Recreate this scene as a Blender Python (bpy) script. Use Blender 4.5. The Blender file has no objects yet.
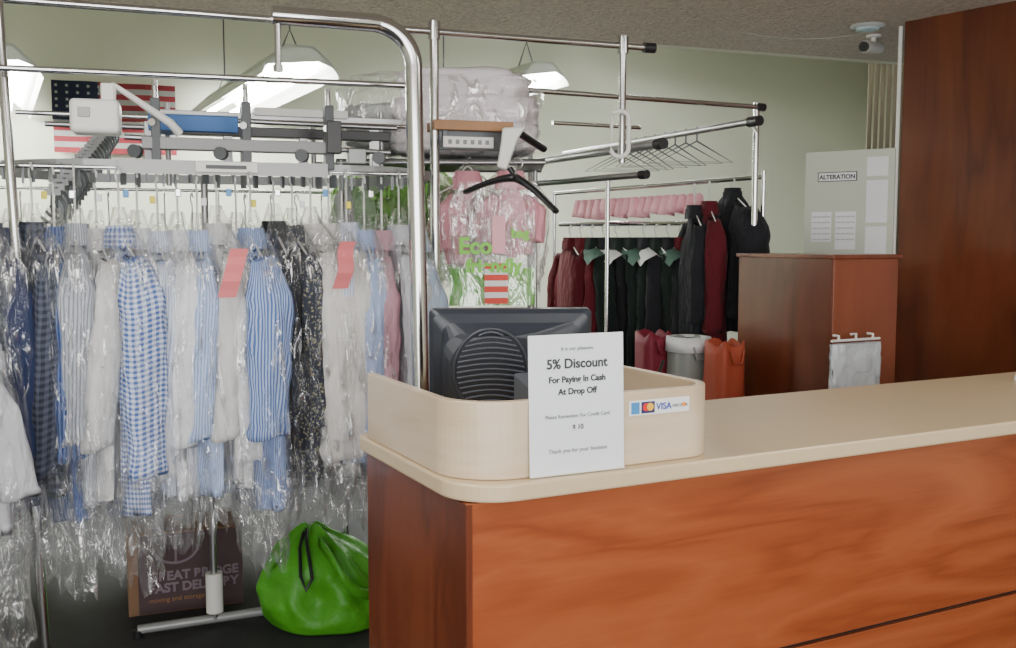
import bpy, math, random
from mathutils import Vector, noise, Matrix
random.seed(7)
S=bpy.context.scene
COL=S.collection
pi=math.pi
# ---------------------------------------------------------------- materials
def newmat(name):
    m=bpy.data.materials.new(name); m.use_nodes=True
    nt=m.node_tree; return m,nt,nt.nodes['Principled BSDF']
def mat(name,c,rough=.5,metal=0,emit=None,es=0,bump=0,bscale=50,var=0,vscale=5,spec=None,coat=0,bdist=.01):
    m,nt,b=newmat(name)
    b.inputs['Base Color'].default_value=(*c,1); b.inputs['Roughness'].default_value=rough
    b.inputs['Metallic'].default_value=metal
    if coat: b.inputs['Coat Weight'].default_value=coat; b.inputs['Coat Roughness'].default_value=.08
    if spec is not None: b.inputs['Specular IOR Level'].default_value=spec
    if emit: b.inputs['Emission Color'].default_value=(*emit,1); b.inputs['Emission Strength'].default_value=es
    tc=nt.nodes.new('ShaderNodeTexCoord')
    if var:
        n=nt.nodes.new('ShaderNodeTexNoise'); n.inputs['Scale'].default_value=vscale; n.inputs['Detail'].default_value=5
        r=nt.nodes.new('ShaderNodeMix'); r.data_type='RGBA'
        r.inputs['A'].default_value=(*[x*(1-var) for x in c],1); r.inputs['B'].default_value=(*[min(1,x*(1+var)) for x in c],1)
        nt.links.new(tc.outputs['Object'],n.inputs['Vector']); nt.links.new(n.outputs['Fac'],r.inputs['Factor'])
        nt.links.new(r.outputs['Result'],b.inputs['Base Color'])
    if bump:
        n=nt.nodes.new('ShaderNodeTexNoise'); n.inputs['Scale'].default_value=bscale; n.inputs['Detail'].default_value=4
        bp=nt.nodes.new('ShaderNodeBump'); bp.inputs['Strength'].default_value=bump; bp.inputs['Distance'].default_value=bdist
        nt.links.new(tc.outputs['Object'],n.inputs['Vector']); nt.links.new(n.outputs['Fac'],bp.inputs['Height']); nt.links.new(bp.outputs['Normal'],b.inputs['Normal'])
    return m
def wood(name,c1,c2,c3,sc=(1.2,6,6),rough=.28,bands=6.0,coat=.4,fine=.45,dist=.6,fs=2.2):
    m,nt,b=newmat(name); N=nt.nodes.new; L=nt.links.new
    tc=N('ShaderNodeTexCoord'); mp=N('ShaderNodeMapping'); mp.inputs['Scale'].default_value=sc
    n=N('ShaderNodeTexNoise'); n.inputs['Scale'].default_value=1.3; n.inputs['Detail'].default_value=3.0; n.inputs['Distortion'].default_value=dist
    mul=N('ShaderNodeMath'); mul.operation='MULTIPLY'; mul.inputs[1].default_value=bands
    sn=N('ShaderNodeMath'); sn.operation='PINGPONG'; sn.inputs[1].default_value=1
    n2=N('ShaderNodeTexNoise'); n2.inputs['Scale'].default_value=9; n2.inputs['Detail'].default_value=9; n2.inputs['Roughness'].default_value=.7
    mp2=N('ShaderNodeMapping'); mp2.inputs['Scale'].default_value=tuple((q*.5 if q==min(sc) else q*fs) for q in sc)
    add=N('ShaderNodeMath'); add.operation='MULTIPLY_ADD'; add.inputs[1].default_value=1-fine
    sub=N('ShaderNodeMath'); sub.operation='MULTIPLY'; sub.inputs[1].default_value=fine
    cr=N('ShaderNodeValToRGB'); e=cr.color_ramp.elements
    e[0].position=.15; e[0].color=(*c1,1); e[1].position=.85; e[1].color=(*c3,1); k=e.new(.42); k.color=(*c2,1)
    L(tc.outputs['Object'],mp.inputs['Vector']); L(mp.outputs['Vector'],n.inputs['Vector']); L(n.outputs['Fac'],mul.inputs[0]); L(mul.outputs[0],sn.inputs[0])
    L(tc.outputs['Object'],mp2.inputs['Vector']); L(mp2.outputs['Vector'],n2.inputs['Vector'])
    L(n2.outputs['Fac'],sub.inputs[0]); L(sn.outputs[0],add.inputs[0]); L(sub.outputs[0],add.inputs[2]); L(add.outputs[0],cr.inputs['Fac']); L(cr.outputs['Color'],b.inputs['Base Color'])
    b.inputs['Roughness'].default_value=rough; b.inputs['Coat Weight'].default_value=coat; b.inputs['Coat Roughness'].default_value=.12
    return m
def fabric(name,base,other=None,kind='solid',freq=45,duty=.5):
    m,nt,b=newmat(name); b.inputs['Roughness'].default_value=.85; b.inputs['Base Color'].default_value=(*base,1)
    b.inputs['Sheen Weight'].default_value=.05; b.inputs['Specular IOR Level'].default_value=.25
    L=nt.links.new
    uv=nt.nodes.new('ShaderNodeUVMap'); 
    if other and kind in('stripe','check'):
        sx=nt.nodes.new('ShaderNodeSeparateXYZ'); L(uv.outputs[0],sx.inputs[0])
        def band(o):
            a=nt.nodes.new('ShaderNodeMath'); a.operation='MULTIPLY'; a.inputs[1].default_value=freq; L(o,a.inputs[0])
            f=nt.nodes.new('ShaderNodeMath'); f.operation='FRACT'; L(a.outputs[0],f.inputs[0])
            g=nt.nodes.new('ShaderNodeMath'); g.operation='LESS_THAN'; g.inputs[1].default_value=duty; L(f.outputs[0],g.inputs[0]); return g.outputs[0]
        o=band(sx.outputs[0])
        if kind=='check':
            o2=band(sx.outputs[1]); ad=nt.nodes.new('ShaderNodeMath'); ad.operation='ADD'; L(o,ad.inputs[0]); L(o2,ad.inputs[1])
            hf=nt.nodes.new('ShaderNodeMath'); hf.operation='MULTIPLY'; hf.inputs[1].default_value=.5; L(ad.outputs[0],hf.inputs[0]); o=hf.outputs[0]
        mx=nt.nodes.new('ShaderNodeMix'); mx.data_type='RGBA'; mx.inputs['A'].default_value=(*base,1); mx.inputs['B'].default_value=(*other,1)
        L(o,mx.inputs['Factor']); L(mx.outputs['Result'],b.inputs['Base Color'])
    if kind=='floral':
        v=nt.nodes.new('ShaderNodeTexVoronoi'); v.inputs['Scale'].default_value=freq; L(uv.outputs[0],v.inputs['Vector'])
        cr=nt.nodes.new('ShaderNodeValToRGB'); e=cr.color_ramp.elements; e[0].position=.28; e[0].color=(*other,1); e[1].position=.36; e[1].color=(*base,1)
        L(v.outputs['Distance'],cr.inputs['Fac']); L(cr.outputs['Color'],b.inputs['Base Color'])
    tc=nt.nodes.new('ShaderNodeTexCoord'); mp=nt.nodes.new('ShaderNodeMapping'); mp.inputs['Scale'].default_value=(1,1,.4)
    n=nt.nodes.new('ShaderNodeTexNoise'); n.inputs['Scale'].default_value=16; n.inputs['Detail'].default_value=3
    bp=nt.nodes.new('ShaderNodeBump'); bp.inputs['Strength'].default_value=1; bp.inputs['Distance'].default_value=.035
    L(tc.outputs['Object'],mp.inputs[0]); L(mp.outputs[0],n.inputs['Vector']); L(n.outputs['Fac'],bp.inputs['Height']); L(bp.outputs['Normal'],b.inputs['Normal'])
    return m
def film(name,tint=(.9,.92,.95),base=.035,edge=.26,glint=.50,scale=18,dmix=.18):
    m=bpy.data.materials.new(name); m.use_nodes=True; nt=m.node_tree; nt.nodes.clear(); L=nt.links.new; N=nt.nodes.new
    out=N('ShaderNodeOutputMaterial'); tr=N('ShaderNodeBsdfTransparent'); gl=N('ShaderNodeBsdfGlossy'); df=N('ShaderNodeBsdfDiffuse')
    gl.inputs['Roughness'].default_value=.10; gl.inputs['Color'].default_value=(1,1,1,1); df.inputs['Color'].default_value=(*tint,1)
    mg=N('ShaderNodeMixShader'); mg.inputs[0].default_value=dmix; L(gl.outputs[0],mg.inputs[1]); L(df.outputs[0],mg.inputs[2])
    tc=N('ShaderNodeTexCoord'); mp=N('ShaderNodeMapping'); mp.inputs['Scale'].default_value=(1,1,.45)
    n=N('ShaderNodeTexNoise'); n.inputs['Scale'].default_value=scale; n.inputs['Detail'].default_value=3; n.inputs['Distortion'].default_value=1.2
    L(tc.outputs['Object'],mp.inputs[0]); L(mp.outputs[0],n.inputs['Vector'])
    bp=N('ShaderNodeBump'); bp.inputs['Strength'].default_value=1; bp.inputs['Distance'].default_value=.03; L(n.outputs['Fac'],bp.inputs['Height'])
    L(bp.outputs[0],gl.inputs['Normal'])
    cr=N('ShaderNodeValToRGB'); e=cr.color_ramp.elements; e[0].position=.53; e[0].color=(0,0,0,1); e[1].position=.64; e[1].color=(1,1,1,1); L(n.outputs['Fac'],cr.inputs[0])
    lw=N('ShaderNodeLayerWeight'); lw.inputs[0].default_value=.35
    a=N('ShaderNodeMath'); a.operation='MULTIPLY_ADD'; a.inputs[1].default_value=edge; a.inputs[2].default_value=base; L(lw.outputs['Facing'],a.inputs[0])
    c=N('ShaderNodeMath'); c.operation='MULTIPLY_ADD'; c.inputs[1].default_value=glint; L(cr.outputs[0],c.inputs[0]); L(a.outputs[0],c.inputs[2]); c.use_clamp=True  # noise bands put highlight streaks into the film's gloss and white mix
    mx=N('ShaderNodeMixShader'); L(c.outputs[0],mx.inputs[0]); L(tr.outputs[0],mx.inputs[1]); L(mg.outputs[0],mx.inputs[2]); L(mx.outputs[0],out.inputs[0])
    return m
CHROME=mat('chrome',(.66,.66,.66),.16,1)
STEEL=mat('brushed_steel',(.42,.42,.43),.35,1)
GREY=mat('grey_paint',(.13,.14,.15),.4,.3)
LGREY=mat('light_grey_paint',(.32,.33,.33),.4,.3)
BLACK=mat('black_plastic',(.012,.012,.014),.35)
DGREY=mat('dark_plastic',(.05,.055,.06),.4)
WHITE=mat('white_plastic',(.75,.74,.70),.4)
PAPER=mat('paper_white',(.80,.81,.82),.7)
WIRE=mat('hanger_wire_white',(.7,.7,.68),.35,.3)
CORAL=mat('coral_paper',(.66,.17,.18),.7)
PINKP=mat('pink_paper',(.85,.42,.48),.7)
CREAM=mat('cream_laminate',(.62,.48,.30),.28,var=.06,vscale=30)
WALLM=mat('wall_paint_green',(.70,.71,.58),.8,var=.04,vscale=1.5)
CEIL=mat('popcorn_ceiling',(.52,.45,.38),.95,bump=1.0,bscale=38,var=.55,vscale=48,bdist=.03)
FLOOR=mat('concrete_floor',(.040,.040,.042),.8,var=.5,vscale=3,bump=.1,bscale=20,spec=.15)
CHERRY=wood('cherry_laminate',(.205,.043,.013),(.285,.066,.020),(.36,.096,.032),(.7,3,3.8),.28,9,.4,.55,.75,3.5)
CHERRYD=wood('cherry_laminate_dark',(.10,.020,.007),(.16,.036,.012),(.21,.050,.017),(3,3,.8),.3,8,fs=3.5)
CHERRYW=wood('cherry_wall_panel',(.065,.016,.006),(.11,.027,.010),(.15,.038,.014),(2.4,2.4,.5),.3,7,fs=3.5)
MAPLE=wood('maple_laminate',(.55,.41,.26),(.61,.47,.32),(.67,.54,.39),(1.0,1.0,6),.35,5,.2)
OAK=mat('shelf_wood',(.36,.18,.08),.5,var=.2,vscale=10)
# ---------------------------------------------------------------- mesh helpers
def empty(name,loc=(0,0,0),rz=0):
    o=bpy.data.objects.new(name,None); COL.objects.link(o); o.location=loc; o.rotation_euler=(0,0,rz); o.empty_display_size=.1; return o
class MB:
    def __init__(s): s.v=[]; s.f=[]; s.uv=[]; s.mi=[]
    def loft(s,rings,U=1.0,cap0=False,cap1=False,mi=0,closed=True):
        n=len(rings[0]); b=len(s.v); acc=0; vs=[0]
        for i in range(1,len(rings)):
            acc+=(Vector(rings[i][0])-Vector(rings[i-1][0])).length; vs.append(acc)
        for r in rings: s.v+= [tuple(p) for p in r]
        m=n if closed else n-1
        for i in range(len(rings)-1):
            for j in range(m):
                k=(j+1)%n
                s.f.append((b+i*n+j,b+i*n+k,b+(i+1)*n+k,b+(i+1)*n+j)); s.mi.append(mi)
                u0=j/n*U; u1=(j+1)/n*U
                s.uv.append(((u0,vs[i]),(u1,vs[i]),(u1,vs[i+1]),(u0,vs[i+1])))
        if cap0: s.f.append(tuple(b+j for j in reversed(range(n)))); s.mi.append(mi); s.uv.append(((0,0),)*n)
        if cap1: s.f.append(tuple(b+(len(rings)-1)*n+j for j in range(n))); s.mi.append(mi); s.uv.append(((0,0),)*n)
    def box(s,c,d,mi=0,rz=0):
        x,y,z=[q/2 for q in d]; R=Matrix.Rotation(rz,3,'Z'); C=Vector(c)
        r0=[C+R@Vector(p) for p in((-x,-y,-z),(x,-y,-z),(x,y,-z),(-x,y,-z))]; r1=[p+Vector((0,0,2*z)) for p in r0]
        s.loft([r0,r1],1,True,True,mi)
    def make(s,name,mats,parent=None,smooth=False,sub=0,bevel=0,loc=None,rot=None,solid=0):
        me=bpy.data.meshes.new(name); me.from_pydata(s.v,[],s.f)
        uvl=me.uv_layers.new(name='UVMap'); k=0
        for f in s.uv:
            for q in f: uvl.data[k].uv=q; k+=1
        if not isinstance(mats,(list,tuple)): mats=[mats]
        for m in mats: me.materials.append(m)
        for p,i in zip(me.polygons,s.mi): p.material_index=i; p.use_smooth=smooth
        me.update(); o=bpy.data.objects.new(name,me); COL.objects.link(o)
        if parent: o.parent=parent
        if loc: o.location=loc
        if rot: o.rotation_euler=rot
        if solid: md=o.modifiers.new('solid','SOLIDIFY'); md.thickness=solid
        if bevel: md=o.modifiers.new('bevel','BEVEL'); md.width=bevel; md.segments=3; md.limit_method='ANGLE'
        if sub: md=o.modifiers.new('sub','SUBSURF'); md.levels=sub; md.render_levels=sub
        return o
def box(name,c,d,m,parent=None,rz=0,bevel=.003):
    b=MB(); b.box((0,0,0),d); return b.make(name,m,parent,bevel=bevel,loc=c,rot=(0,0,rz))
def prism(name,outline,z0,z1,m,parent=None,bevel=0):
    b=MB(); b.loft([[(x,y,z0) for x,y in outline],[(x,y,z1) for x,y in outline]],1,True,True); return b.make(name,m,parent,bevel=bevel)
def tubes(name,paths,r,m,parent=None,smooth=False,cyc=False):
    cu=bpy.data.curves.new(name,'CURVE'); cu.dimensions='3D'; cu.bevel_depth=r; cu.bevel_resolution=4; cu.use_fill_caps=True
    for p in paths:
        sp=cu.splines.new('POLY'); sp.points.add(len(p)-1)
        for i,q in enumerate(p): sp.points[i].co=(*q,1)
        sp.use_cyclic_u=cyc; sp.use_smooth=True
    cu.materials.append(m); o=bpy.data.objects.new(name,cu); COL.objects.link(o)
    if parent: o.parent=parent
    return o
def cyl(name,p0,p1,r,m,parent=None): return tubes(name,[[p0,p1]],r,m,parent)
def sweep(name,path,w,h,m,parent=None,bevel=0,closed=False):
    rings=[]; n=len(path)
    for i,p in enumerate(path):
        a=Vector(path[(i-1)%n if closed else max(i-1,0)]); c=Vector(path[(i+1)%n if closed else min(i+1,n-1)]); t=(c-a); t.z=0; t.normalize(); nn=Vector((-t.y,t.x,0)); P=Vector(p)
        rings.append([P+nn*w/2,P+nn*w/2+Vector((0,0,h)),P-nn*w/2+Vector((0,0,h)),P-nn*w/2])
    if closed: rings.append(rings[0])
    b=MB(); b.loft(rings,1,not closed,not closed); return b.make(name,m,parent,bevel=bevel)
def arc(cx,cy,r,a0,a1,n=10): return [(cx+r*math.cos(math.radians(a0+(a1-a0)*i/n)),cy+r*math.sin(math.radians(a0+(a1-a0)*i/n))) for i in range(n+1)]
def text(name,s,loc,size,m,parent=None,rot=(pi/2,0,0),align='CENTER',ext=.0004,bold=0):
    cu=bpy.data.curves.new(name,'FONT'); cu.body=s; cu.size=size; cu.align_x=align; cu.extrude=ext; cu.offset=bold; cu.materials.append(m)
    o=bpy.data.objects.new(name,cu); COL.objects.link(o); o.location=loc; o.rotation_euler=rot
    if parent: o.parent=parent
    return o
# ---------------------------------------------------------------- room
def wall(name,p0,p1,z0,z1,th,m):
    d=Vector((p1[0]-p0[0],p1[1]-p0[1])); n=Vector((-d.y,d.x)).normalized()*th
    return prism(name,[p0,p1,(p1[0]+n.x,p1[1]+n.y),(p0[0]+n.x,p0[1]+n.y)],z0,z1,m)
prism('floor',[(-7,-2.6),(6.5,-2.6),(6.5,13),(-7,13)],-.05,0,FLOOR)
prism('ceiling',[(-7,-2.6),(6.5,-2.6),(6.5,8.04),(-7,3.18)],2.7,2.78,CEIL)
wall('wall_soffit',(-7,3.18),(6.5,8.04),2.7,3.65,.08,WALLM)
prism('ceiling_back',[(-7,3.18),(6.5,8.04),(6.5,12.2),(-7,7.2)],3.6,3.68,WALLM)
wall('wall_back',(-6,7.44),(6.2,11.83),0,3.6,.1,WALLM)
prism('wall_left',[(-2.3,-2.4),(-5.3,7.8),(-5.42,7.8),(-2.42,-2.4)],0,3.6,WALLM)
prism('wall_right',[(3.9,11.0),(5.4,7.3),(5.5,7.3),(4.0,11.0)],0,3.6,WALLM)
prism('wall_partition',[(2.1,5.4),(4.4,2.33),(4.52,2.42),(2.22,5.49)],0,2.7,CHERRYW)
cyl('trim_1',(2.085,5.42,0),(2.085,5.42,2.68),.010,WHITE)
wf=empty('window_1',(0,-2.45,0))
ALU=mat('aluminium_frame',(.25,.25,.26),.4,.8)
for x in(-2.6,-.9,.9,2.6,4.3): box('mullion',(x,0,1.35),(.06,.08,2.7),ALU,wf)
for z in(.05,2.2,2.66): box('transom',(.85,0,z),(7,.08,.07),ALU,wf)
prism('wall_front',[(4.4,2.33),(4.6,-2.45),(4.7,-2.45),(4.5,2.33)],0,2.7,WALLM)
# ---------------------------------------------------------------- counter (local: x along front, y toward staff)
A=math.radians(27.3)
CO=Vector((-.078,2.0,0)); RA=Matrix.Rotation(A,3,'Z')
ct=empty('reception_counter',tuple(CO),A)
b=MB(); b.box((1.525,.31,.777),(3.05,.60,.466)); b.box((1.525,.315,.265),(3.04,.595,.53)); 
b.make('base_panels',CHERRY,ct,bevel=.002)
b=MB(); b.box((1.53,.315,.537),(3.03,.57,.02)); b.make('reveal',BLACK,ct)
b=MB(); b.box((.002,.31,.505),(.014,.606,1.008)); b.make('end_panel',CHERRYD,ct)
out=arc(.10,.10,.125,270,180,12)+arc(.04,.60,.065,180,90,8)+[(3.1,.665),(3.1,-.025)]
prism('countertop',out[::-1],1.012,1.05,CREAM,ct,bevel=.006)
pth=[(-.005,.575)]+arc(.12,.145,.125,180,270,14)+arc(.56,.10,.08,270,360,12)+[(.64,.44)]
sweep('curb',[(x,y,1.0505) for x,y in pth],.022,.165,MAPLE,ct,bevel=.003)
# ---------------------------------------------------------------- cash discount sign
sg=empty('acrylic_sign',tuple(CO+Vector((0,0,1.051))+RA@Vector((.255,-.004,0))),A)
sg.rotation_euler=(math.radians(-2),0,A-.03)
box('sheet',(0,0,.150),(.232,.0025,.300),mat('sign_paper',(.80,.83,.87),.35,coat=.5),sg,bevel=.001)
box('foot',(0,.0,.002),(.232,.008,.003),WHITE,sg,bevel=.001)
INK=mat('ink_dark',(.04,.045,.05),.6); INKG=mat('ink_grey',(.24,.25,.27),.6)
for s,z,sz,m,bo in(('It is our pleasure',.266,.0115,INKG,.0001),('5% Discount',.228,.029,INK,.0007),('For Paying In Cash',.198,.0185,INK,.0006),('At Drop Off',.172,.0185,INK,.0006),
      ('Please Remember For Credit Card',.122,.0112,INKG,.0001),('$ 10',.096,.015,INK,.0002),('Thank you for your business',.048,.0125,INKG,.0001)):
    text('lettering',s,(0,-.0025,z),sz,m,sg,bold=bo)
cs=empty('card_sticker',tuple(CO+Vector((0,0,1.160))+RA@Vector((.475,.0075,0))),A)
box('backing',(0,0,0.018),(.165,.0015,.034),PAPER,cs,bevel=.0005)
box('logo_a',(-.066,-.0012,.018),(.022,.001,.026),mat('logo_blue',(.05,.25,.55),.5),cs,bevel=.0003)
def disc(name,c,r,m,p,th=.001):
    b=MB(); R=[(c[0]+r*math.cos(2*pi*i/24),c[2]+r*math.sin(2*pi*i/24)) for i in range(24)]
    b.loft([[(x,c[1],z) for x,z in R],[(x,c[1]-th,z) for x,z in R]],1,True,True); return b.make(name,m,p)
box('logo_b',(-.032,-.0012,.018),(.036,.001,.026),mat('logo_navy',(.03,.03,.12),.5),cs,bevel=.0003)
disc('dot_red',(-.038,-.0018,.019),.009,mat('logo_red',(.7,.03,.02),.5),cs)
disc('dot_yellow',(-.027,-.0020,.019),.009,mat('logo_yellow',(.9,.5,.03),.5),cs)
text('logo_text','VISA',(.011,-.0016,.011),.021,mat('logo_ink',(.03,.06,.4),.5),cs,bold=.0004)
text('logo_text','DISCOVER',(.056,-.0016,.014),.009,INK,cs)
disc('dot_orange',(.066,-.0018,.018),.005,mat('logo_orange',(.9,.3,.03),.5),cs)
# ---------------------------------------------------------------- monitor (seen from behind)
mo=empty('computer_monitor',(.005,2.66,1.053))
mo.rotation_euler=(math.radians(6),0,math.radians(4))
b=MB()
def rrect(w,h,y,r,zc,n=6,xc=0):
    pts=[]
    for (cx,cz,a) in((w/2-r,h/2-r,0),(-w/2+r,h/2-r,90),(-w/2+r,-h/2+r,180),(w/2-r,-h/2+r,270)):
        for i in range(n+1):
            t=math.radians(a+90*i/n); pts.append((xc+cx+r*math.cos(t),y,zc+cz+r*math.sin(t)))
    return pts
b.loft([rrect(.425,.30,.03,.012,.165),rrect(.43,.305,.025,.014,.165),rrect(.43,.305,.0,.014,.165),rrect(.41,.285,-.012,.02,.165),rrect(.36,.25,-.022,.03,.16),rrect(.30,.215,-.045,.06,.155,xc=-.03),rrect(.26,.20,-.055,.09,.155,xc=-.035)],1,True,True)
b.make('housing',mat('monitor_shell',(.024,.029,.040),.3),mo,smooth=False,bevel=.002)
sl=[]; cx0,cz0,ra,rb=-.055,.16,.088,.105
for k in range(15):
    z=cz0-rb+2*rb*(k+.5)/15; hw=ra*math.sqrt(max(.02,1-((z-cz0)/rb)**2))
    sl.append([(cx0-hw+2*hw*q/10,-.057,z+.010*math.sin(pi*q/10)) for q in range(11)])
tubes('vent_slats',sl,.0030,mat('vent_grey',(.060,.068,.088),.3),mo)
tubes('vent_rim',[[(cx0+(ra+.008)*math.cos(t*2*pi/48),-.056,cz0+.003+(rb+.008)*math.sin(t*2*pi/48)) for t in range(48)]],.004,mat('vent_rim_grey',(.04,.046,.06),.3),mo,cyc=True)
box('neck',(0,.0,.02),(.07,.04,.06),BLACK,mo); box('foot',(0,0.0,.008),(.2,.16,.012),BLACK,mo,bevel=.005)
rp=empty('card_terminal',(.085,2.50,1.051),A)
b=MB(); b.loft([[(-.06,-.04,0),(.06,-.04,0),(.06,.04,0),(-.06,.04,0)],[(-.06,-.04,.14),(.06,-.04,.14),(.06,.04,.165),(-.06,.04,.165)]],1,True,True)
b.make('body',mat('terminal_grey',(.10,.11,.13),.5),rp,bevel=.006); box('slot',(0,-.041,.10),(.07,.003,.012),BLACK,rp,bevel=.001)
box('receipt_pad',(.42,2.60,1.062),(.10,.14,.02),PAPER,None,A)
cyl('ballpoint_pen',(.36,2.66,1.06),(.40,2.56,1.24),.004,BLACK)
bl=empty('receipt_dispenser',(1.83,3.52,1.051),A)
b=MB(); b.loft([[(r*math.cos(t*2*pi/24),r*.6*math.sin(t*2*pi/24),z) for t in range(24)] for r,z in((.04,0),(.042,.01),(.034,.024),(.015,.03))],1,True,True); b.make('shell',WHITE,bl,smooth=True)
# ---------------------------------------------------------------- rear desk
dk=empty('service_desk',(1.40,4.3,0),A)
b=MB(); b.box((.195,.3,.735),(.39,.60,1.47)); b.make('cabinet',wood('cherry_desk',(.13,.028,.009),(.18,.041,.013),(.225,.057,.020),(2.4,2.4,.6),.3,6,fs=3.5),dk,bevel=.003)
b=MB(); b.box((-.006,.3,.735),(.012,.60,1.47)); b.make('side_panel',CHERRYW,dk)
box('cap',(.19,.3,1.478),(.42,.63,.018),CHERRYD,dk)
bg=empty('plastic_bag_holder',(1.475,4.285,.875),A)
b=MB(); rings=[]
for i in range(14):
    z=.235-.235*i/13; rings.append([(.142*math.copysign(abs(math.cos(t*2*pi/40))**.4,math.cos(t*2*pi/40))*(1+.05*noise.noise(Vector((t*.5,i*.4,0)))),-.03+.022*math.sin(t*2*pi/40)+.016*noise.noise(Vector((t*.7,i*.25,3))),z) for t in range(40)])
b.loft(rings,1,False,True); b.make('bag',mat('frosted_bag',(.55,.59,.62),.3,bump=.8,bscale=18,bdist=.02,var=.15,vscale=12),bg,smooth=True)
tubes('wire_frame',[[(-.14,-.03,.25),(.14,-.03,.25)],[(-.1,-.03,.25),(-.1,-.03,.27),(-.1,0,.27)],[(.0,-.03,.25),(.0,-.03,.275),(.0,0,.27)],[(.1,-.03,.25),(.1,-.03,.27),(.1,0,.27)]],.006,WHITE,bg)
nb=empty('notice_board',(1.80,5.32,0),math.radians(-38))
box('panel',(0,0,1.72),(.47,.02,.60),mat('board_white',(.56,.59,.50),.5),nb)
tubes('legs',[[(-.2,.02,0),(-.2,.02,1.45)],[(.2,.02,0),(.2,.02,1.45)]],.012,LGREY,nb)
for x,z,w,h in((-.14,1.62,.11,.16),(-.01,1.6,.11,.2),(.15,1.75,.11,.22),(.15,1.55,.11,.14),(.15,1.93,.11,.1)): box('notice',(x,-.012,z),(w,.002,h),PAPER,nb,bevel=.0005)
box('label_frame',(-.06,-.0115,1.885),(.21,.002,.05),INK,nb,bevel=.0003)
box('label_inner',(-.06,-.0125,1.885),(.20,.002,.042),PAPER,nb,bevel=.0003)
text('lettering','ALTERATION',(-.06,-.014,1.873),.032,INK,nb,bold=.001)
for k in range(10): text('small_print','mon tue wed thu',(-.14 if k<5 else -.01,-.0145,1.67-.03*(k%5)),.014,INKG,nb)
vb=empty('vertical_blinds',(2.62,7.35,0))
BL=mat('blind_beige',(.42,.36,.27),.7)
for i in range(7): box('slat',(.045*i,0,2.3),(.05,.004,2.6),BL,vb,rz=.6)
box('headrail',(.13,0,3.58),(.4,.05,.05),WHITE,vb)
# ---------------------------------------------------------------- ceiling fittings
cd=empty('ceiling_downlight',(1.93,5.48,2.7))
b=MB(); b.loft([[(r*math.cos(t*2*pi/32),r*math.sin(t*2*pi/32),z) for t in range(32)] for r,z in((.085,0),(.09,-.008),(.07,-.02))],1,True,False); b.make('trim_ring',mat('ring_grey',(.4,.42,.42),.4),cd,smooth=True)
b=MB(); b.loft([[(r*math.cos(t*2*pi/32),r*math.sin(t*2*pi/32),z) for t in range(32)] for r,z in((.07,-.018),(.05,-.03),(.01,-.036))],1,True,True); b.make('lens',mat('lens_blue',(.4,.55,.6),.2),cd,smooth=True)
sc=empty('security_camera',(2.06,5.75,2.7))
cyl('mount',(0,0,0),(0,0,-.06),.012,WHITE,sc)
cyl('housing',(-.07,-.06,-.075),(.05,.06,-.06),.035,mat('cam_white',(.42,.40,.36),.4),sc)
cyl('lens',(-.082,-.07,-.0765),(-.07,-.06,-.075),.028,BLACK,sc); cyl('base',(0,0,0),(0,0,-.012),.04,WHITE,sc)
tubes('ceiling_cable',[[(1.25+.07*i,5.62,2.694-.04*math.sin(pi*i/11)) for i in range(12)]],.0025,mat('cable_grey',(.4,.38,.34),.5))
def fill_panel(x,y,e):  # unseen panel added to light the front area and countertop from above
    t=empty('added_fill_panel',(x,y,2.7),A)
    box('frame',(0,0,-.01),(1.24,.64,.02),WHITE,t); box('fill_diffuser',(0,0,-.0225),(1.16,.56,.005),mat('fill_diffuser',(.9,.9,.88),.5,emit=(1,.98,.94),es=e),t,bevel=.001)
fill_panel(.9,1.3,8); fill_panel(-.9,1.9,10); fill_panel(2.3,2.6,7)
# ---------------------------------------------------------------- fluorescent fixtures
TUBE=mat('fluorescent_tube',(1,1,1),.5,emit=(.98,1,.97),es=100)
REFL=mat('reflector_white',(.62,.65,.60),.4)
def fixture(loc,L=2.3,s=1.0):
    e=empty('fluorescent_fixture',loc,math.radians(27.3))
    b=MB(); prof=[(-.22,-.05),(-.21,.0),(-.08,.12),(.08,.12),(.21,0),(.22,-.05),(.20,-.01),(.07,.105),(-.07,.105),(-.20,-.01)]
    b.loft([[(x*s,y,z*s) for x,z in prof] for y in(0,L)],1,True,True); b.make('reflector',REFL,e)
    b=MB(); b.loft([[(-.21*s,0,0),(-.08*s,0,.118*s),(.08*s,0,.118*s),(.21*s,0,0),(.1*s,0,.04)],[(-.21*s,.01,0),(-.08*s,.01,.118*s),(.08*s,.01,.118*s),(.21*s,.01,0),(.1*s,.01,.04)]],1,True,True); b.make('end_plate',REFL,e)
    tubes('lamps',[[(-.09,.03,-.01),(-.09,L-.03,-.01)],[(.09,.03,-.01),(.09,L-.03,-.01)]],.02,TUBE,e)
    ch=[]
    for y in(.25,L-.25): ch+=[[(-.06,y,.12*s),(0,y,.27),(.06,y,.12*s)],[(0,y,.27),(0,y,3.6-loc[2])]]
    tubes('chains',ch,.006,GREY,e)
fixture((-1.28,6.3,2.62),2.5,1.1); fixture((.24,6.7,2.62),1.9,.85); fixture((-2.96,5.9,2.56),2.3,1.1); fixture((1.7,7.0,3.32),1.8,1.0)  # last one is added, hidden behind the soffit, to brighten the right wall
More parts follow.
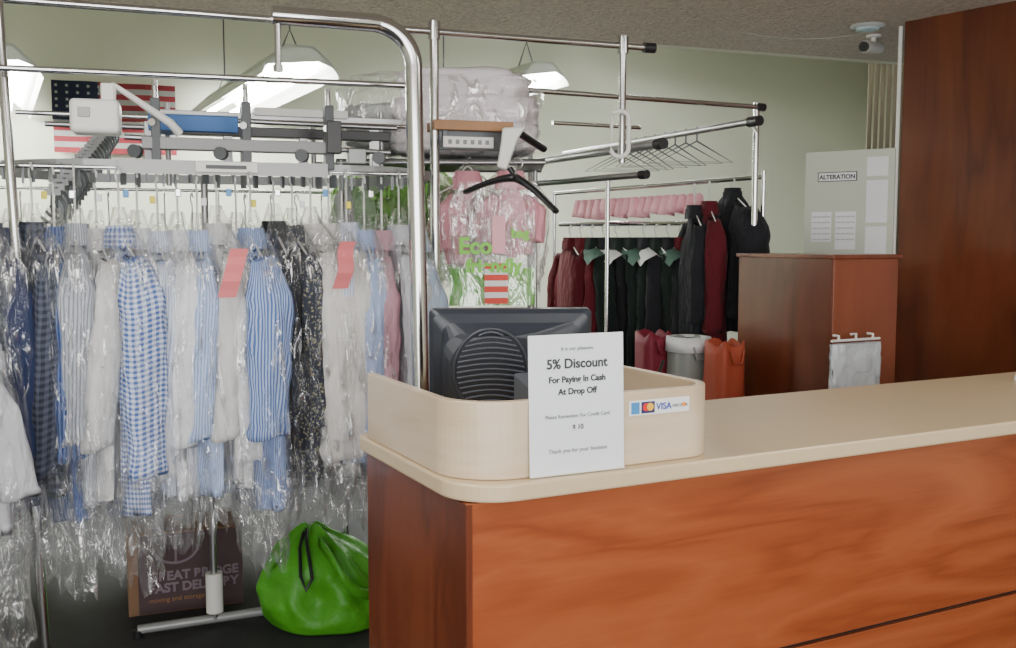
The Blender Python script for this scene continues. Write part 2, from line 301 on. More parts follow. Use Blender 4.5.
# ---------------------------------------------------------------- flag
fl=empty('wall_flag',(-3.22,8.32,2.54),math.radians(19.8))
RED=mat('flag_red',(.26,.025,.035),.8); FW=mat('flag_white',(.34,.34,.33),.8); NAV=mat('flag_navy',(.015,.02,.05),.8)
for i in range(13):
    b=MB(); h=.044; z=.29-h*(i+1); b.loft([[(-.47+.94*k/16,.012*math.sin(k*.9),zz) for k in range(17)] for zz in(z,z+h)],1,closed=False); b.make('stripe',RED if i%2==0 else FW,fl)
b=MB(); b.loft([[(-.475+.4*k/8,-.01+.012*math.sin(k*.9),zz) for k in range(9)] for zz in(-.02,.292)],1,closed=False); b.make('canton',NAV,fl)
b=MB()
for i in range(5):
    for j in range(5): b.box((-.44+.08*i,-.028,.03+.055*j),(.02,.003,.02))
b.make('stars',FW,fl)
# ---------------------------------------------------------------- garments
FILM=film('garment_film'); FILM2=film('garment_film_tail',base=.06,edge=.38,glint=.42,scale=22,dmix=.30)
FILMM=[FILM,FILM2]
def interp(tab,x):
    for i in range(len(tab)-1):
        if tab[i][0]<=x<=tab[i+1][0]:
            f=(x-tab[i][0])/(tab[i+1][0]-tab[i][0]); return tab[i][1]+(tab[i+1][1]-tab[i][1])*f
    return tab[-1][1]
WT=[(0,.055),(.03,.10),(.07,.16),(.12,.195),(.3,.20),(.6,.21),(1.5,.225)]
def garment(name,loc,yaw,m,length=.85,bag=True,bagl=1.06,wire=WIRE,hook=.17,slv=.60,tag=None,ws=1.0,th=1.0,cape=None,fm=None,sr=1.0,still=1.0):
    e=empty(name,loc,yaw); sd=random.uniform(0,100)
    b=MB(); rings=[]; NR=26; NS=40
    ph=random.uniform(0,6); lean=random.uniform(-.035,.035)*still
    for i in range(NR):
        d=length*(i/(NR-1))**1.1; w=interp(WT,d)*ws; t=(.05+.02*math.sin(pi*min(d/length,1)))*th*min(1,.5+d*5); pr=min(1,d*1.6)
        r=[]
        for j in range(NS):
            a=2*pi*j/NS; c,s_=math.cos(a),math.sin(a)
            x=w*math.copysign(abs(c)**.8,c); y=t*math.copysign(abs(s_)**.8,s_)
            y+=(pr*.020*math.sin(x*34+ph)+.020*noise.noise(Vector((x*7,d*3.5,sd))))*abs(s_)**.3+lean*d
            x+=.012*noise.noise(Vector((a*2.5,d*4,sd+9)))
            z=-d-(.05*abs(c)**2 if d<.06 else .05)*1.0+ (.05*abs(c) if i==NR-1 else 0)
            r.append((x,y,z))
        rings.append(r)
    b.loft(rings,.95,True,True)
    for sg_ in(-1,1):
        rings=[]; NR2=26; sway=random.uniform(-.05,.05)*still; ln=slv*random.uniform(.92,1.06)
        for i in range(NR2):
            f=i/(NR2-1); d=ln*f
            cx=sg_*(.150+.075*min(1,f*4)**.7-.02*f)*ws; cy=sway*f+lean*d; cz=-.07-d
            R=(.032+.033*min(1,f*5))*(1-.22*f)*sr; R2=R*.62*max(th,.8)
            if f>.92: R*=1.12
            r=[]
            for j in range(24):
                a=2*pi*j/24; k=1+.24*noise.noise(Vector((math.cos(a)*1.8,math.sin(a)*1.8+d*4,sd+sg_*5)))+.20*noise.noise(Vector((math.cos(a)*4,math.sin(a)*4+d*12,sd+sg_*5)))
                r.append((cx+R2*k*math.cos(a)*1.2,cy+R*k*math.sin(a),cz+.01*math.sin(a*2)))
            rings.append(r)
        b.loft(rings,.26,True,True)
    for rr,z0,z1 in((.058,-.035,.03),(.066,-.04,.012)):
        b.loft([[(q*math.cos(2*pi*j/20),q*.75*math.sin(2*pi*j/20),z) for j in range(20)] for q,z in((rr,z0),(rr*.92,z1))],.3)
    b.make('cloth',m,e,smooth=True)
    hk=[(0,0,-.02),(0,0,hook-.06)]+[(.022*math.cos(t)-.0,0,hook-.035+.025*math.sin(t)) for t in [math.radians(q) for q in range(-60,200,26)]]
    tubes('hanger',[hk,[(-.16,0,-.075),(-.05,0,-.02),(0,0,0),(.05,0,-.02),(.16,0,-.075)]],.0035,wire,e)
    if cape:
        c=MB(); c.loft([[(x*.18,q*(.06+.02*abs(x)),-.015-.06*abs(x)-dz+.0*q) for x in [k/6-1 for k in range(13)]] for q,dz in((-1.1,.05),(-.8,.02),(0,-.012),(.8,.02),(1.1,.05))],1,closed=False); c.make('shoulder_cape',cape,e,smooth=True)
    if tag:
        c=MB(); sgn=-1
        c.loft([[(sgn*(.285)+.012*math.sin(k*1.3)-.006*k,-.03+.055*q+.007*k,-.03-.025*k) for q in(0,.33,.66,1)] for k in range(7)],1,closed=False); c.make('paper_tag',tag,e,solid=.002)
    if bag:
        c=MB(); rings=[]; NB=40; NS=44
        for i in range(NB):
            f=i/(NB-1); d=bagl*f; w=(interp(WT,max(0,d-.05))*ws)+.065*min(1,d*5)-.035*max(0,1-d*14); t=(.022+.062*min(1,d*5))*th
            if d>length: w*=1-.25*(d-length)/.25*random.uniform(.6,.9); t*=1.15
            r=[]
            for j in range(NS):
                a=2*pi*j/NS; k=1+.26*noise.noise(Vector((math.cos(a)*3,math.sin(a)*3,d*5+sd)))+.20*noise.noise(Vector((math.cos(a)*9,math.sin(a)*9,d*7+sd)))
                zz=.09-d
                if i==NB-1: zz+=random.uniform(-.04,.04)
                r.append((w*k*math.cos(a),t*k*math.sin(a)+lean*d+.01*noise.noise(Vector((a*4,d*9,sd))),zz))
            rings.append(r)
        k0=int(NB*length/bagl)
        c.loft(rings[:k0+1],1,mi=0); c.loft(rings[k0:],1,mi=1)
        c.make('plastic_film',fm or FILMM,e,smooth=True)
    return e
W=(.72,.73,.76)
F={
'dk':fabric('cloth_dark_plaid',(.025,.03,.045),(.08,.09,.13),'check',45),
'navy':fabric('cloth_navy',(.02,.03,.08)),
'nvst':fabric('cloth_blue_dark_stripe',(.035,.06,.18),(.12,.18,.36),'stripe',90),
'gr':fabric('cloth_grey_white',(.50,.51,.55)),
'lb':fabric('cloth_light_blue',(.34,.43,.66)),
'ging':fabric('cloth_gingham',(.60,.66,.80),(.06,.12,.36),'check',62),
'w':fabric('cloth_white',W),
'wg':fabric('cloth_offwhite',(.60,.59,.58)),
'ws':fabric('cloth_white_blue_stripe',(.70,.72,.80),(.34,.42,.64),'stripe',120,.35),
'lbs':fabric('cloth_blue_white_stripe',(.50,.60,.80),(.26,.36,.62),'stripe',120,.5),
'bs':fabric('cloth_blue_stripe',(.38,.47,.70),(.08,.15,.38),'stripe',150,.5),
'blk':fabric('cloth_black',(.015,.016,.02)),
'flo':fabric('cloth_floral',(.03,.035,.05),(.24,.22,.14),'floral',85),
'cr':fabric('cloth_cream',(.64,.62,.60)),
'pk':fabric('cloth_mauve',(.50,.28,.34)),
'gst':fabric('cloth_grey_stripe',(.46,.48,.52),(.22,.24,.30),'stripe',120,.4),
'pl':fabric('cloth_pale_blue',(.40,.50,.64)),
}
order=['dk','dk','navy','dk','nvst','gst','wg','ging','w','ws','w','lbs','wg','w','bs','blk','flo','cr','cr','ws','lb','pk','gr','pl']
n=len(order)
for i,k in enumerate(order):
    x=-1.68+1.35*i/(n-1); y=3.72+.36*x
    base=90+math.degrees(math.atan2(-x,y))
    yw=math.radians(base+random.uniform(-4,20)); sr=random.uniform(.78,.95); st_=1.0; px,py=x,y
    big=k in('ging','bs')
    if k=='ging': yw=math.radians(base+16); sr=1.12; st_=.2; px+=.03; py-=.06
    if i==14: yw=math.radians(base+14); sr=1.15; st_=.5; py-=.06
    if i in(17,18): yw=math.radians(base+24); sr=1.15; st_=.3
    ln=random.uniform(.78,.88) if i<17 else random.uniform(.74,.82)
    garment('dress_shirt',(px,py,1.575+random.uniform(-.03,.01)),yw,F[k],length=ln,bagl=ln+random.uniform(.20,.30)+(.06 if i<8 else 0),slv=(.72 if k=='ging' else .60) if big else random.uniform(.56,.68),tag=CORAL if i in(13,17) else None,th=.72,hook=.225,sr=sr,still=st_)
garment('bagged_gown',(-1.50,2.86,1.22),math.radians(120),F['gr'],length=.45,bagl=.92,slv=.3,th=.7,hook=.5,sr=.9)
# row of long dark garments added to block the bright background behind the shirts
for i in range(14):
    x=-2.30+.115*i; y=5.30+.36*x
    garment('backdrop_coat',(x,y,1.50),math.radians(100+random.uniform(0,30)),F[['dk','navy','blk','gst','navy','blk'][i%6]],length=random.uniform(.95,1.15),bag=False,slv=.62,th=1.0,hook=.28)
# ---------------------------------------------------------------- conveyor
cv=empty('garment_conveyor')
def stadium(x0,x1,depth,z,n=14):
    e1=Vector((.941,.339,0)); nn=Vector((-e1.y,e1.x,0))
    a=Vector((x0,3.72+.36*x0,z)); c=Vector((x1,3.72+.36*x1,z)); r=depth/2; pts=[a,(a+c)/2]
    cc=c+nn*r
    for i in range(n+1): t=-pi/2+pi*i/n; pts.append(cc+e1*r*math.cos(t)+nn*r*math.sin(t))
    ca=a+nn*r
    for i in range(n+1): t=pi/2+pi*i/n; pts.append(ca+e1*r*math.cos(t)+nn*r*math.sin(t))
    return pts
def L2(x,off=0): return 3.72+.36*x+off
st=stadium(-1.28,-.55,.75,1.775)
sweep('track',st,.012,.035,LGREY,cv,closed=True)
sweep('track_face',[(-1.25,L2(-1.25)-.03,1.765),(-.62,L2(-.62)-.03,1.765)],.012,.045,mat('track_alu',(.28,.28,.28),.4,.5),cv)
tubes('hanger_bar',[[(-1.9,L2(-1.9),1.783),(-.3,L2(-.3),1.783)],[(-2.4,L2(-2.4,1.58),1.783),(-.6,L2(-.6,1.58),1.783)]],.007,CHROME,cv)
b=MB(); random.seed(3)
for i in range(34):
    x=-1.7+.04*i+random.uniform(-.01,.01); p=Vector((x,L2(x)+.02,1.76+random.uniform(-.01,.01)))
    b.box(p,(.006,.03,.06),rz=.345+random.uniform(-.6,.6))
b.make('hook_plates',GREY,cv)
hk=[]; pl=MB(); pm=MB()
for i in range(20):
    f=i/19; p=Vector((-1.52,3.36,1.68)).lerp(Vector((-1.95,4.95,2.08)),f)
    hk.append([p+Vector((.045*math.cos(math.radians(a)),0,.045*math.sin(math.radians(a))-.03)) for a in range(-150,100,25)])
    hk.append([p+Vector((.0,0,.03)),p+Vector((.0,0,-.14))])
    pl.box(p+Vector((.0,0,.03)),(.05,.008,.022),rz=.5); pm.box(p+Vector((.03,0,-.03)),(.02,.008,.06),rz=.5)
tubes('return_hooks',hk,.006,GREY,cv); pl.make('return_hook_plates',LGREY,cv); pm.make('return_hook_arms',GREY,cv)
cyl('return_rail',(-1.54,3.40,1.715),(-1.97,5.0,2.12),.007,STEEL,cv)
BM=mat('beam_grey',(.20,.20,.20),.45,.4)
box('upper_beam',(-.90,L2(-.90),1.865),(.62,.05,.04),BM,cv,rz=.345)
box('name_plate',(-.93,L2(-.93)-.045,1.79),(.20,.008,.035),WHITE,cv,rz=.345); box('plate_mark',(-.93,L2(-.93)-.051,1.79),(.13,.004,.012),DGREY,cv,rz=.345,bevel=.001)
box('black_beam',(-.80,L2(-.80,.25),1.935),(.75,.05,.035),BLACK,cv,rz=.345)
box('rear_beam',(-.85,L2(-.85,.45),2.01),(.9,.05,.03),STEEL,cv,rz=.345)
for x in(-1.15,-.88,-.62): 
    box('bracket',(x,L2(x),1.90),(.03,.05,.22),DGREY,cv,rz=.345); cyl('bracket_bolt',(x,L2(x)-.035,1.93),(x,L2(x)-.02,1.93),.012,CHROME,cv)
    cyl('hanger_rod',(x,L2(x),1.90),(x,L2(x),2.07),.009,CHROME,cv)
for x in(-1.25,-1.0,-.75,-.5):
    box('bracket',(x,L2(x,.25),1.88),(.03,.04,.16),STEEL,cv,rz=.345); cyl('rod',(x,L2(x,.45),1.75),(x,L2(x,.45),2.05),.01,STEEL,cv)
    cyl('wheel',(x+.05,L2(x)-.03,1.835),(x+.05,L2(x),1.835),.022,DGREY,cv)
box('clamp',(-.60,L2(-.60)-.03,1.90),(.05,.05,.11),BLACK,cv,rz=.345); box('junction_box',(-.53,L2(-.53),1.84),(.06,.05,.05),LGREY,cv,rz=.345)
box('control_tray',(-1.12,3.60,1.955),(.30,.16,.055),mat('tray_blue',(.03,.13,.38),.5),cv,rz=.345)
box('tray_paper',(-1.10,3.60,1.99),(.27,.14,.012),PAPER,cv,rz=.3)
box('white_cover',(-.80,3.9,2.03),(.35,.12,.03),WHITE,cv,rz=.345)
box('drive_motor',(-1.30,3.2,1.935),(.145,.12,.105),WHITE,cv,rz=.3,bevel=.015)
box('motor_switch',(-1.31,3.132,1.945),(.035,.012,.03),mat('switch_grey',(.4,.4,.4),.5),cv,rz=.3)
tubes('motor_arm',[[(-1.25,3.2,1.99),(-1.24,3.2,2.035),(-1.10,3.3,1.93),(-1.08,3.33,1.90)]],.014,WHITE,cv)
box('motor_knob',(-1.26,3.2,2.01),(.04,.05,.06),WHITE,cv,rz=.3,bevel=.005)
tubes('side_rails',[[(-1.25,3.3,1.885),(-.42,3.6,1.86)],[(-1.25,3.55,1.98),(-.42,3.82,1.97)],[(-1.6,3.5,1.95),(-.5,3.9,1.95)]],.009,STEEL,cv)
for i in range(14): box('price_clip',(-1.45+.075*i,L2(-1.45+.075*i)-.05,1.69+.02*math.sin(i*3)),(.018,.006,.025),[mat('clip_y%d'%i,(.7,.6,.05),.5),CHROME,PAPER,mat('clip_b%d'%i,(.1,.3,.6),.5)][i%4],cv,rz=.3)
# steel frame
fr=empty('steel_tube_frame')
def tub(p0,p1,r=.014,m=CHROME,nm='tube'): return tubes(nm,[[p0,p1]],r,m,fr)
tub((-1.445,3.05,0),(-1.575,3.13,2.7),.015)
tub((-1.62,3.18,2.30),(.56,3.995,2.30),.013)
tub((-1.54,3.05,2.065),(-.34,3.47,2.075),.010)
tub((-1.7,3.5,1.99),(-.4,3.95,1.99),.008)
tub((-.267,3.685,0),(-.267,3.685,2.33),.017)
tub((.445,3.95,1.85),(.445,3.95,2.32),.014)
for p in((-.267,3.685),(.445,3.95)): cyl('tee_joint',(p[0],p[1],2.27),(p[0],p[1],2.335),.022,CHROME,fr)
cyl('end_cap',(.53,3.985,2.30),(.575,4.0,2.30),.02,BLACK,fr)
tub((-.33,4.22,2.2),(1.24,4.98,2.2),.012); tub((.2,4.55,2.075),(.62,4.75,2.075),.009)
tub((1.22,4.98,1.55),(1.22,4.98,2.22),.016); cyl('end_cap',(1.215,4.97,2.2),(1.26,4.995,2.2),.02,BLACK,fr)
tub((.565,3.88,1.915),(.045,4.93,1.915),.016,STEEL); cyl('end_cap',(.57,3.87,1.915),(.59,3.83,1.915),.022,BLACK,fr)
tub((.51,3.88,1.80),(.055,4.6,1.80),.013,STEEL); cyl('end_cap',(.51,3.88,1.80),(.53,3.85,1.80),.018,BLACK,fr)
tub((1.10,4.6,2.085),(.35,6.3,2.085),.016,STEEL); cyl('end_cap',(1.10,4.62,2.085),(1.13,4.55,2.085),.024,BLACK,fr)
tub((1.1,4.62,2.085),(1.22,4.98,2.085),.012)
tub((.10,4.6,0),(.10,4.6,2.0),.012,LGREY)
tubes('white_hook',[[(.40,3.9,2.02),(.395,3.9,1.90)]+[(.43+.035*math.cos(math.radians(a)),3.9,1.905+.035*math.sin(math.radians(a))) for a in range(180,361,20)]+[(.465,3.9,2.0)]+[(.43+.035*math.cos(math.radians(a)),3.9,2.015+.03*math.sin(math.radians(a))) for a in range(0,150,20)]],.009,WHITE,fr)
bt=[(-.70,3.03,2.215),(-.41,3.14,2.215)]
for i in range(1,13):
    t=pi/2*i/12; k=.125; bt.append((-.42+k*math.sin(t),3.14+.04*math.sin(t),2.215-k*(1-math.cos(t))))
bt.append((-.265,3.18,0))
bp=empty('bent_handrail'); tubes('pipe',[bt],.028,CHROME,bp); tubes('stub',[[(-.685,3.035,2.21),(-.685,3.035,2.07)]],.010,CHROME,bp); cyl('collar',(-.685,3.035,2.07),(-.685,3.035,2.05),.015,CHROME,bp); cyl('flange',(-.265,3.18,0),(-.265,3.18,.012),.07,CHROME,bp)
ft=empty('rack_foot')
tubes('bar',[[(-1.45,3.80,.03),(-1.0,4.0,.03)]],.018,LGREY,ft); cyl('upright',(-1.18,3.915,.03),(-1.18,3.915,1.8),.014,STEEL,ft); cyl('sleeve',(-1.18,3.915,.06),(-1.18,3.915,.22),.034,WHITE,ft)
cyl('foot_pad',(-1.45,3.80,.0),(-1.45,3.80,.03),.02,BLACK,ft)
# ---------------------------------------------------------------- carton
bx=empty('cardboard_carton',(-1.40,4.22,0),.38)
PUR=mat('carton_print_brown',(.065,.035,.040),.7); BR=mat('carton_brown',(.20,.11,.06),.8)
box('carton',(0,0,.17),(.46,.28,.34),BR,bx); box('printed_face',(.02,-.142,.17),(.42,.004,.33),PUR,bx)
LT=mat('print_lilac',(.20,.15,.18),.7)
text('lettering','GREAT BRIDGE',(-.15,-.146,.14),.053,LT,bx,align='LEFT',bold=.002); text('lettering','FAST DELIVERY',(-.15,-.146,.09),.053,LT,bx,align='LEFT',bold=.002)
text('lettering','moving and storage',(-.15,-.146,.05),.028,mat('print_orange',(.30,.14,.05),.7),bx,align='LEFT')
tubes('printed_emblem',[[(-.04+.09*math.cos(math.radians(a)),-.146,.28+.07*math.sin(math.radians(a))) for a in range(180,361,15)],[(-.04,-.146,.21),(-.04,-.146,.33)]],.006,LT,bx)
# ---------------------------------------------------------------- green duffel
GR=mat('green_nylon',(.065,.33,.012),.5,bump=.8,bscale=7,var=.2,vscale=6,bdist=.03)
gb=empty('green_laundry_bag',(-.73,4.0,0))
b=MB(); rings=[]
prof=[(0,.215),(.01,.245),(.05,.262),(.12,.258),(.19,.240),(.25,.215),(.29,.18),(.32,.145),(.345,.105),(.37,.07),(.39,.03)]
NP=64
for i in range(len(prof)*3-2):
    q=i/3; a=int(q); f=q-a; z=prof[a][0]+(prof[min(a+1,len(prof)-1)][0]-prof[a][0])*f; r=prof[a][1]+(prof[min(a+1,len(prof)-1)][1]-prof[a][1])*f
    rr=[]
    for j in range(NP):
        t=2*pi*j/NP; c_,s_=math.cos(t),math.sin(t)
        k=1+.14*noise.noise(Vector((c_*1.4,s_*1.4,z*4)))+.20*noise.noise(Vector((c_*3.5+z*3,s_*3.5,z*7+4)))*min(1,z*6)+.09*(.5-abs(noise.noise(Vector((c_*5+z*8,s_*5,z*9)))))*min(1,z*8)
        rr.append((r*k*c_-.08*(z/.4)**2,r*k*s_*.85,max(0,z+(.07*noise.noise(Vector((c_*2,s_*2,3+z*3)))*min(1,z*8)))))
    rings.append(rr)
b.loft(rings,1,True,True); b.make('sack',GR,gb,smooth=True,sub=1)
b=MB(); b.loft([[(-.02+.22*f,-.13-.12*math.sin(f*3),.36-.20*f+q*.022+.02*math.sin(f*6)) for f in [k/10 for k in range(11)]] for q in(-1,0,1)],1,closed=False); b.make('strap',GR,gb,smooth=True,solid=.006)
tubes('drawcord',[[(-.08,-.06,.39),(-.07,-.12,.36),(-.05,-.17,.31),(-.03,-.215,.24),(-.05,-.235,.20),(-.075,-.215,.25),(-.09,-.15,.34),(-.09,-.07,.38)]],.007,BLACK,gb)
# ---------------------------------------------------------------- comforter on shelf
cf=empty('bagged_comforter',(-.27,4.27,0))
def blob(cx,cy,cz,w,d,h,amp,fr_,sd,p=.35,NR=20,NS=40):
    rings=[]
    for i in range(NR+1):
        f=-pi/2+pi*i/NR; cz_=math.copysign(abs(math.sin(f))**p,math.sin(f)); cr_=abs(math.cos(f))**p
        r=[]
        for j in range(NS):
            t=2*pi*j/NS; x=math.copysign(abs(math.cos(t))**p,math.cos(t))*cr_; y=math.copysign(abs(math.sin(t))**p,math.sin(t))*cr_
            k=1+amp*noise.noise(Vector((x*fr_,y*fr_,cz_*fr_+sd)))
            r.append((cx+x*k*w/2,cy+y*k*d/2,cz+cz_*k*h/2))
        rings.append(r)
    return rings
QLT=mat('quilt_pink_white',(.82,.76,.79),.7,bump=.7,bscale=9,bdist=.03)
b=MB()
b.loft(blob(.09,0,2.17,.54,.42,.15,.16,2.0,1,.5),1); b.loft(blob(.09,0,2.075,.62,.43,.15,.14,2.0,5,.5),1); b.loft(blob(.08,0,1.975,.62,.44,.16,.14,2.0,7,.5),1)
b.make('quilt',QLT,cf,smooth=True)
b=MB(); b.loft(blob(-.28,0,2.01,.22,.36,.18,.25,2.5,9),1); b.make('pillow',mat('pillow_grey',(.42,.43,.43),.7,bump=.5,bscale=10),cf,smooth=True)
b=MB(); b.loft(blob(-.01,0,2.06,.82,.48,.34,.12,4.5,3,.4,26,60),1); b.make('plastic_wrap',film('comforter_film',base=.05,edge=.35,glint=.40,scale=14,dmix=.2),cf,smooth=True)
box('shelf_wire_deck',(0,0,1.865),(.84,.44,.02),DGREY,cf); tubes('shelf_rails',[[(-.42,-.22,1.86),(.42,-.22,1.86)],[(-.42,.22,1.86),(.42,.22,1.86)],[(-.40,-.22,0),(-.40,-.22,1.87)],[(.39,.2,0),(.39,.2,1.87)]],.011,STEEL,cf)
sh=empty('label_shelf',(-.14,3.74,0),.3)
box('plank',(0,0,1.965),(.30,.12,.035),OAK,sh); box('label_strip',(-.02,-.05,1.905),(.19,.01,.04),WHITE,sh)
for k in range(6): box('label_mark',(-.09+.028*k,-.056,1.905),(.014,.002,.016),INKG,sh,bevel=.0003)
box('bracket',(-.1,0,1.93),(.02,.06,.05),GREY,sh); box('under_rail',(.0,0,1.915),(.26,.03,.07),GREY,sh)
gn=empty('bagging_arm',(.015,3.64,0))
b=MB(); b.loft([[(-.055,-.03,1.81),(-.02,-.03,1.80),(-.02,.03,1.80),(-.055,.03,1.81)],[(-.04,-.03,1.90),(.02,-.03,1.91),(.02,.03,1.91),(-.04,.03,1.90)],[(-.035,-.03,1.95),(.05,-.03,1.955),(.05,.03,1.955),(-.035,.03,1.95)]],1,True,True); b.make('white_head',WHITE,gn,bevel=.008)
cyl('arm',(.03,.0,1.93),(.12,.15,1.89),.014,BLACK,gn); cyl('pin',(-.01,0,1.81),(.01,0,1.78),.01,BLACK,gn)
bh=empty('plastic_coat_hanger',(.03,3.58,1.80)); bh.rotation_euler=(0,math.radians(12),math.radians(-25))
tubes('hook',[[(0,0,-.03),(0,0,.0)]+[(.02*math.cos(math.radians(a)),0,.02+.02*math.sin(math.radians(a))) for a in range(-90,160,25)]],.004,STEEL,bh)
b=MB()
for sgn in(-1,1):
    rings=[]
    for k in range(12):
        f=k/11; x=sgn*.18*f; z=-.03-.085*f**1.4; w=.018+.012*f; h=.016-.006*f
        rings.append([(x,w*math.cos(t*pi/4),z+h*math.sin(t*pi/4)) for t in range(8)])
    b.loft(rings,1,True,True)
b.make('arms',BLACK,bh,smooth=True)
# bagged garments hanging in the centre
GF=film('green_print_film',(.30,.75,.10),.35,.4,.5,9,.85); GF2=film('green_hem_film',(.14,.60,.04),.55,.3,.4,8,.7)
PK=fabric('cloth_pink',(.78,.34,.40)); 
garment('bagged_blouse',(-.16,4.0,1.79),math.radians(30),PK,length=.30,bagl=.50,slv=.22,ws=.45,th=.7,fm=[FILM,FILM2],hook=.06)
garment('bagged_blouse',(.01,3.98,1.79),math.radians(15),PK,length=.26,bagl=.52,slv=.18,ws=.45,th=.7,fm=[FILM,FILM2],hook=.06)
pb=empty('printed_poly_bag',(-.06,3.83,1.30),math.radians(8))
b=MB(); rings=[]
for i in range(24):
    z=.47*(1-i/23); w=.165*(1-.25*max(0,(z-.38)/.09)); rings.append([(w*math.copysign(abs(math.cos(t*2*pi/36))**.6,math.cos(t*2*pi/36))*(1+.05*noise.noise(Vector((t*.4,z*9,1)))),.022*math.sin(t*2*pi/36)+.014*noise.noise(Vector((t*.5,z*8,5))),z) for t in range(36)])
b.loft(rings[:17],1,mi=0); b.loft(rings[16:],1,mi=1); b.make('bag',[FILM2,GF2],pb,smooth=True)
PG=mat('print_green',(.20,.62,.05),.5)
text('print','Eco',(-.07,-.045,.20),.085,PG,pb,bold=.003,align='CENTER'); text('print','friendly',(.0,-.047,.13),.07,PG,pb,bold=.003); text('print','bag',(.10,-.047,.26),.05,PG,pb,bold=.002)
SR=mat('stripe_red',(.70,.06,.04),.6)
for k in range(7): box('print_stripe',(.01,-.042,.02+.022*k),(.09,.002,.0215),SR if k%2==0 else PAPER,pb,bevel=.0003)
box('print_stripe_top',(.02,-.040,.27),(.05,.002,.14),PINKP,pb,bevel=.0003)
garment('bagged_laundry',(-.60,4.72,1.86),math.radians(20),F['gr'],length=.30,bagl=.55,slv=.2,ws=.8,th=1,fm=[GF,GF2],hook=.04)
garment('bagged_laundry',(-.42,4.75,1.87),math.radians(10),F['blk'],length=.35,bagl=.6,slv=.25,ws=.8,th=1,fm=[GF,GF2],hook=.04)
cyl('laundry_hang_rail',(-.9,4.66,1.90),(-.15,4.86,1.90),.01,STEEL)
# ---------------------------------------------------------------- coats on the right
cr=empty('coat_rail'); 
tubes('rods',[[(.28,6.1,1.83),(1.30,5.13,1.87)],[(.30,5.85,1.64),(1.25,5.2,1.64)],[(.53,5.35,0),(.53,5.35,1.87)],[(1.3,5.13,0),(1.3,5.13,1.9)],[(.28,6.1,0),(.28,6.1,1.83)],[(.53,5.35,1.64),(.75,5.55,1.64)]],.012,CHROME,cr)
MAR=fabric('cloth_maroon',(.10,.009,.015)); DK=fabric('cloth_dark_green',(.012,.020,.017)); RED2=fabric('cloth_burgundy',(.13,.012,.02)); CG=mat('cape_teal',(.06,.13,.10),.7)
cl=[(.36,5.80,MAR),(.42,5.76,RED2),(.48,5.71,DK),(.545,5.67,F['blk']),(.61,5.62,DK),(.68,5.58,DK),(.75,5.53,F['blk']),(.81,5.49,DK),(.87,5.45,F['blk']),(.93,5.42,RED2),(1.0,5.36,MAR)]
for i,(x,y,m) in enumerate(cl):
    garment('hanging_coat',(x,y,1.535),math.radians(90-math.degrees(math.atan2(x,y))+random.uniform(8,35)),m,length=.95,bag=False,slv=.62,th=.75,hook=.11,ws=.95,cape=[PAPER,None,CG][i%3] if i>1 and i<9 else None)
garment('hanging_coat',(.97,5.24,1.70),math.radians(92),F['blk'],length=.62,bag=False,slv=.50,th=.9,hook=.15,ws=.8,sr=.9)
garment('hanging_coat',(1.04,5.20,1.72),math.radians(90),MAR,length=.85,bag=False,slv=.55,th=.8,hook=.14,ws=.8,sr=.9)
garment('hanging_coat',(1.17,5.25,1.79),math.radians(104),F['blk'],length=.68,bag=False,slv=.60,th=1.6,hook=.09,ws=.95,sr=1.5)
b=MB()
for i in range(17):
    f=i/16; p=Vector((.42,5.93,1.80)).lerp(Vector((1.02,5.36,1.815)),f); a=.3+random.uniform(-.5,.5); d=Vector((math.cos(a),math.sin(a),0))*.03; h=random.uniform(.028,.038)
    b.loft([[p-d*(1+.25*k)+Vector((0,.01*k,-.02-h*k)),p+Vector((0,-.02,-.015-h*1.1*k)),p+d*(1+.25*k)+Vector((0,.01*k,-.03-h*k))] for k in range(4)],1,closed=False)
b.make('pink_order_slips',PINKP,None,smooth=True,solid=.002)
hk=[]
for i in range(9):
    f=i/8; p=Vector((.62,5.69,2.085)).lerp(Vector((.93,4.98,2.085)),f); a=random.uniform(-.2,.5); d=Vector((math.cos(a),math.sin(a),0))
    hk.append([p+Vector((0,0,.02)),p+Vector((0,0,-.05)),p-d*.19+Vector((0,0,-.15)),p+d*.19+Vector((0,0,-.15)),p+Vector((0,0,-.05))])
tubes('wire_hangers',hk,.0045,GREY)
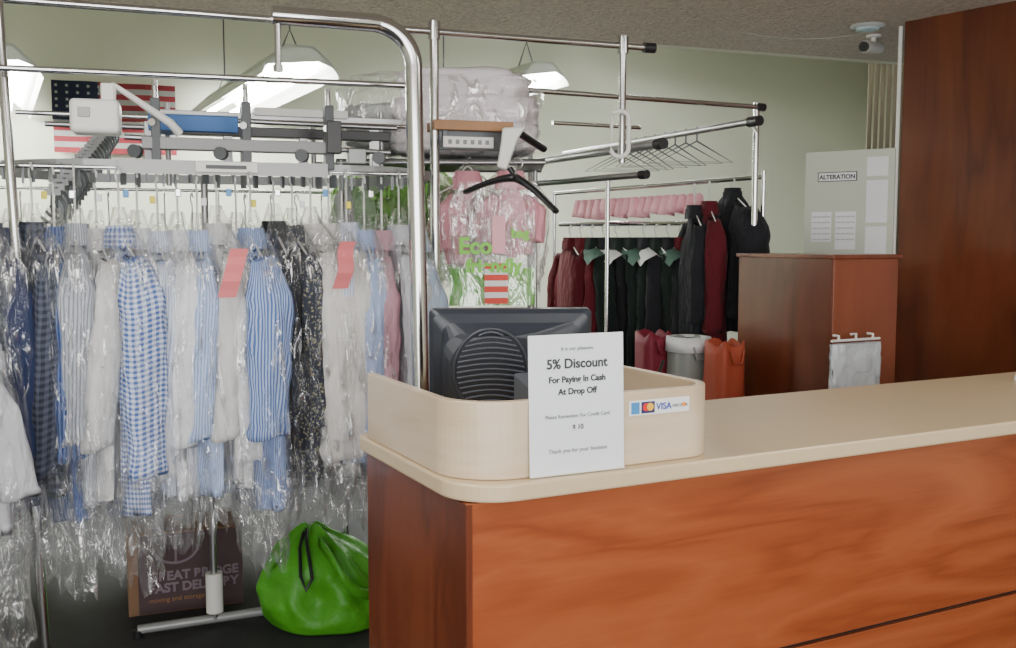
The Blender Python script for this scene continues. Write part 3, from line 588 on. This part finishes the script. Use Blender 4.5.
def sack(name,loc,w,h,m,rim=None):
    e=empty(name,loc,A); b=MB(); rings=[]; s0=random.uniform(0,50)
    for i in range(20):
        f=i/19; z=h*f; r=[]
        for j in range(32):
            t=2*pi*j/32; k=1+.08*noise.noise(Vector((math.cos(t)*2,math.sin(t)*2,z*5+s0)))+.03*math.sin(t*8+z*6)
            c_,s_=math.cos(t),math.sin(t)
            r.append((w*k*math.copysign(abs(c_)**.6,c_)*(1+.12*math.sin(pi*f)),w*k*math.copysign(abs(s_)**.6,s_),z+(.015*math.sin(t*5) if i==19 else 0)))
        rings.append(r)
    b.loft(rings,1,True,False); b.make('body',m,e,smooth=True,solid=.006)
    if rim:
        c=MB(); c.loft([[(q*w*math.copysign(abs(math.cos(2*pi*j/32))**.6,math.cos(2*pi*j/32)),q*w*math.copysign(abs(math.sin(2*pi*j/32))**.6,math.sin(2*pi*j/32)),z) for j in range(32)] for q,z in((1.0,h-.0),(1.1,h+.01),(1.13,h-.06))],1); c.make('rim',rim,e,smooth=True,solid=.004)
    tubes('handle',[[(-w*.5,-w*1.12,h-.03),(-w*.3,-w*1.2,h-.09),(w*.3,-w*1.2,h-.09),(w*.5,-w*1.12,h-.03)]],.006,m,e)
sack('laundry_hamper',(.72,4.95,0),.075,1.09,mat('hamper_red',(.20,.012,.03),.6))
sack('laundry_hamper',(.88,4.85,0),.085,1.07,mat('hamper_grey',(.30,.32,.30),.6),PAPER)
sack('laundry_hamper',(1.02,4.68,0),.080,1.07,mat('hamper_orange',(.36,.06,.025),.6))
# ---------------------------------------------------------------- lights / world / camera
w=bpy.data.worlds.new('world'); S.world=w; w.use_nodes=True
w.node_tree.nodes['Background'].inputs[0].default_value=(.80,.88,1,1); w.node_tree.nodes['Background'].inputs[1].default_value=.8
def area(name,loc,rot,sx,sy,e,c):
    l=bpy.data.lights.new(name,'AREA'); l.shape='RECTANGLE'; l.size=sx; l.size_y=sy; l.energy=e; l.color=c
    o=bpy.data.objects.new(name,l); COL.objects.link(o); o.location=loc; o.rotation_euler=rot; return o
area('storefront_daylight',(.8,-2.3,1.45),(pi/2,0,0),6,2.4,285,(1,.985,.96))
cam=bpy.data.cameras.new('camera'); cam.sensor_width=36; cam.lens=36*1000/1016
co=bpy.data.objects.new('camera',cam); COL.objects.link(co); co.location=(0,0,1.55); co.rotation_euler=(pi/2-math.radians(4.8),0,0); S.camera=co
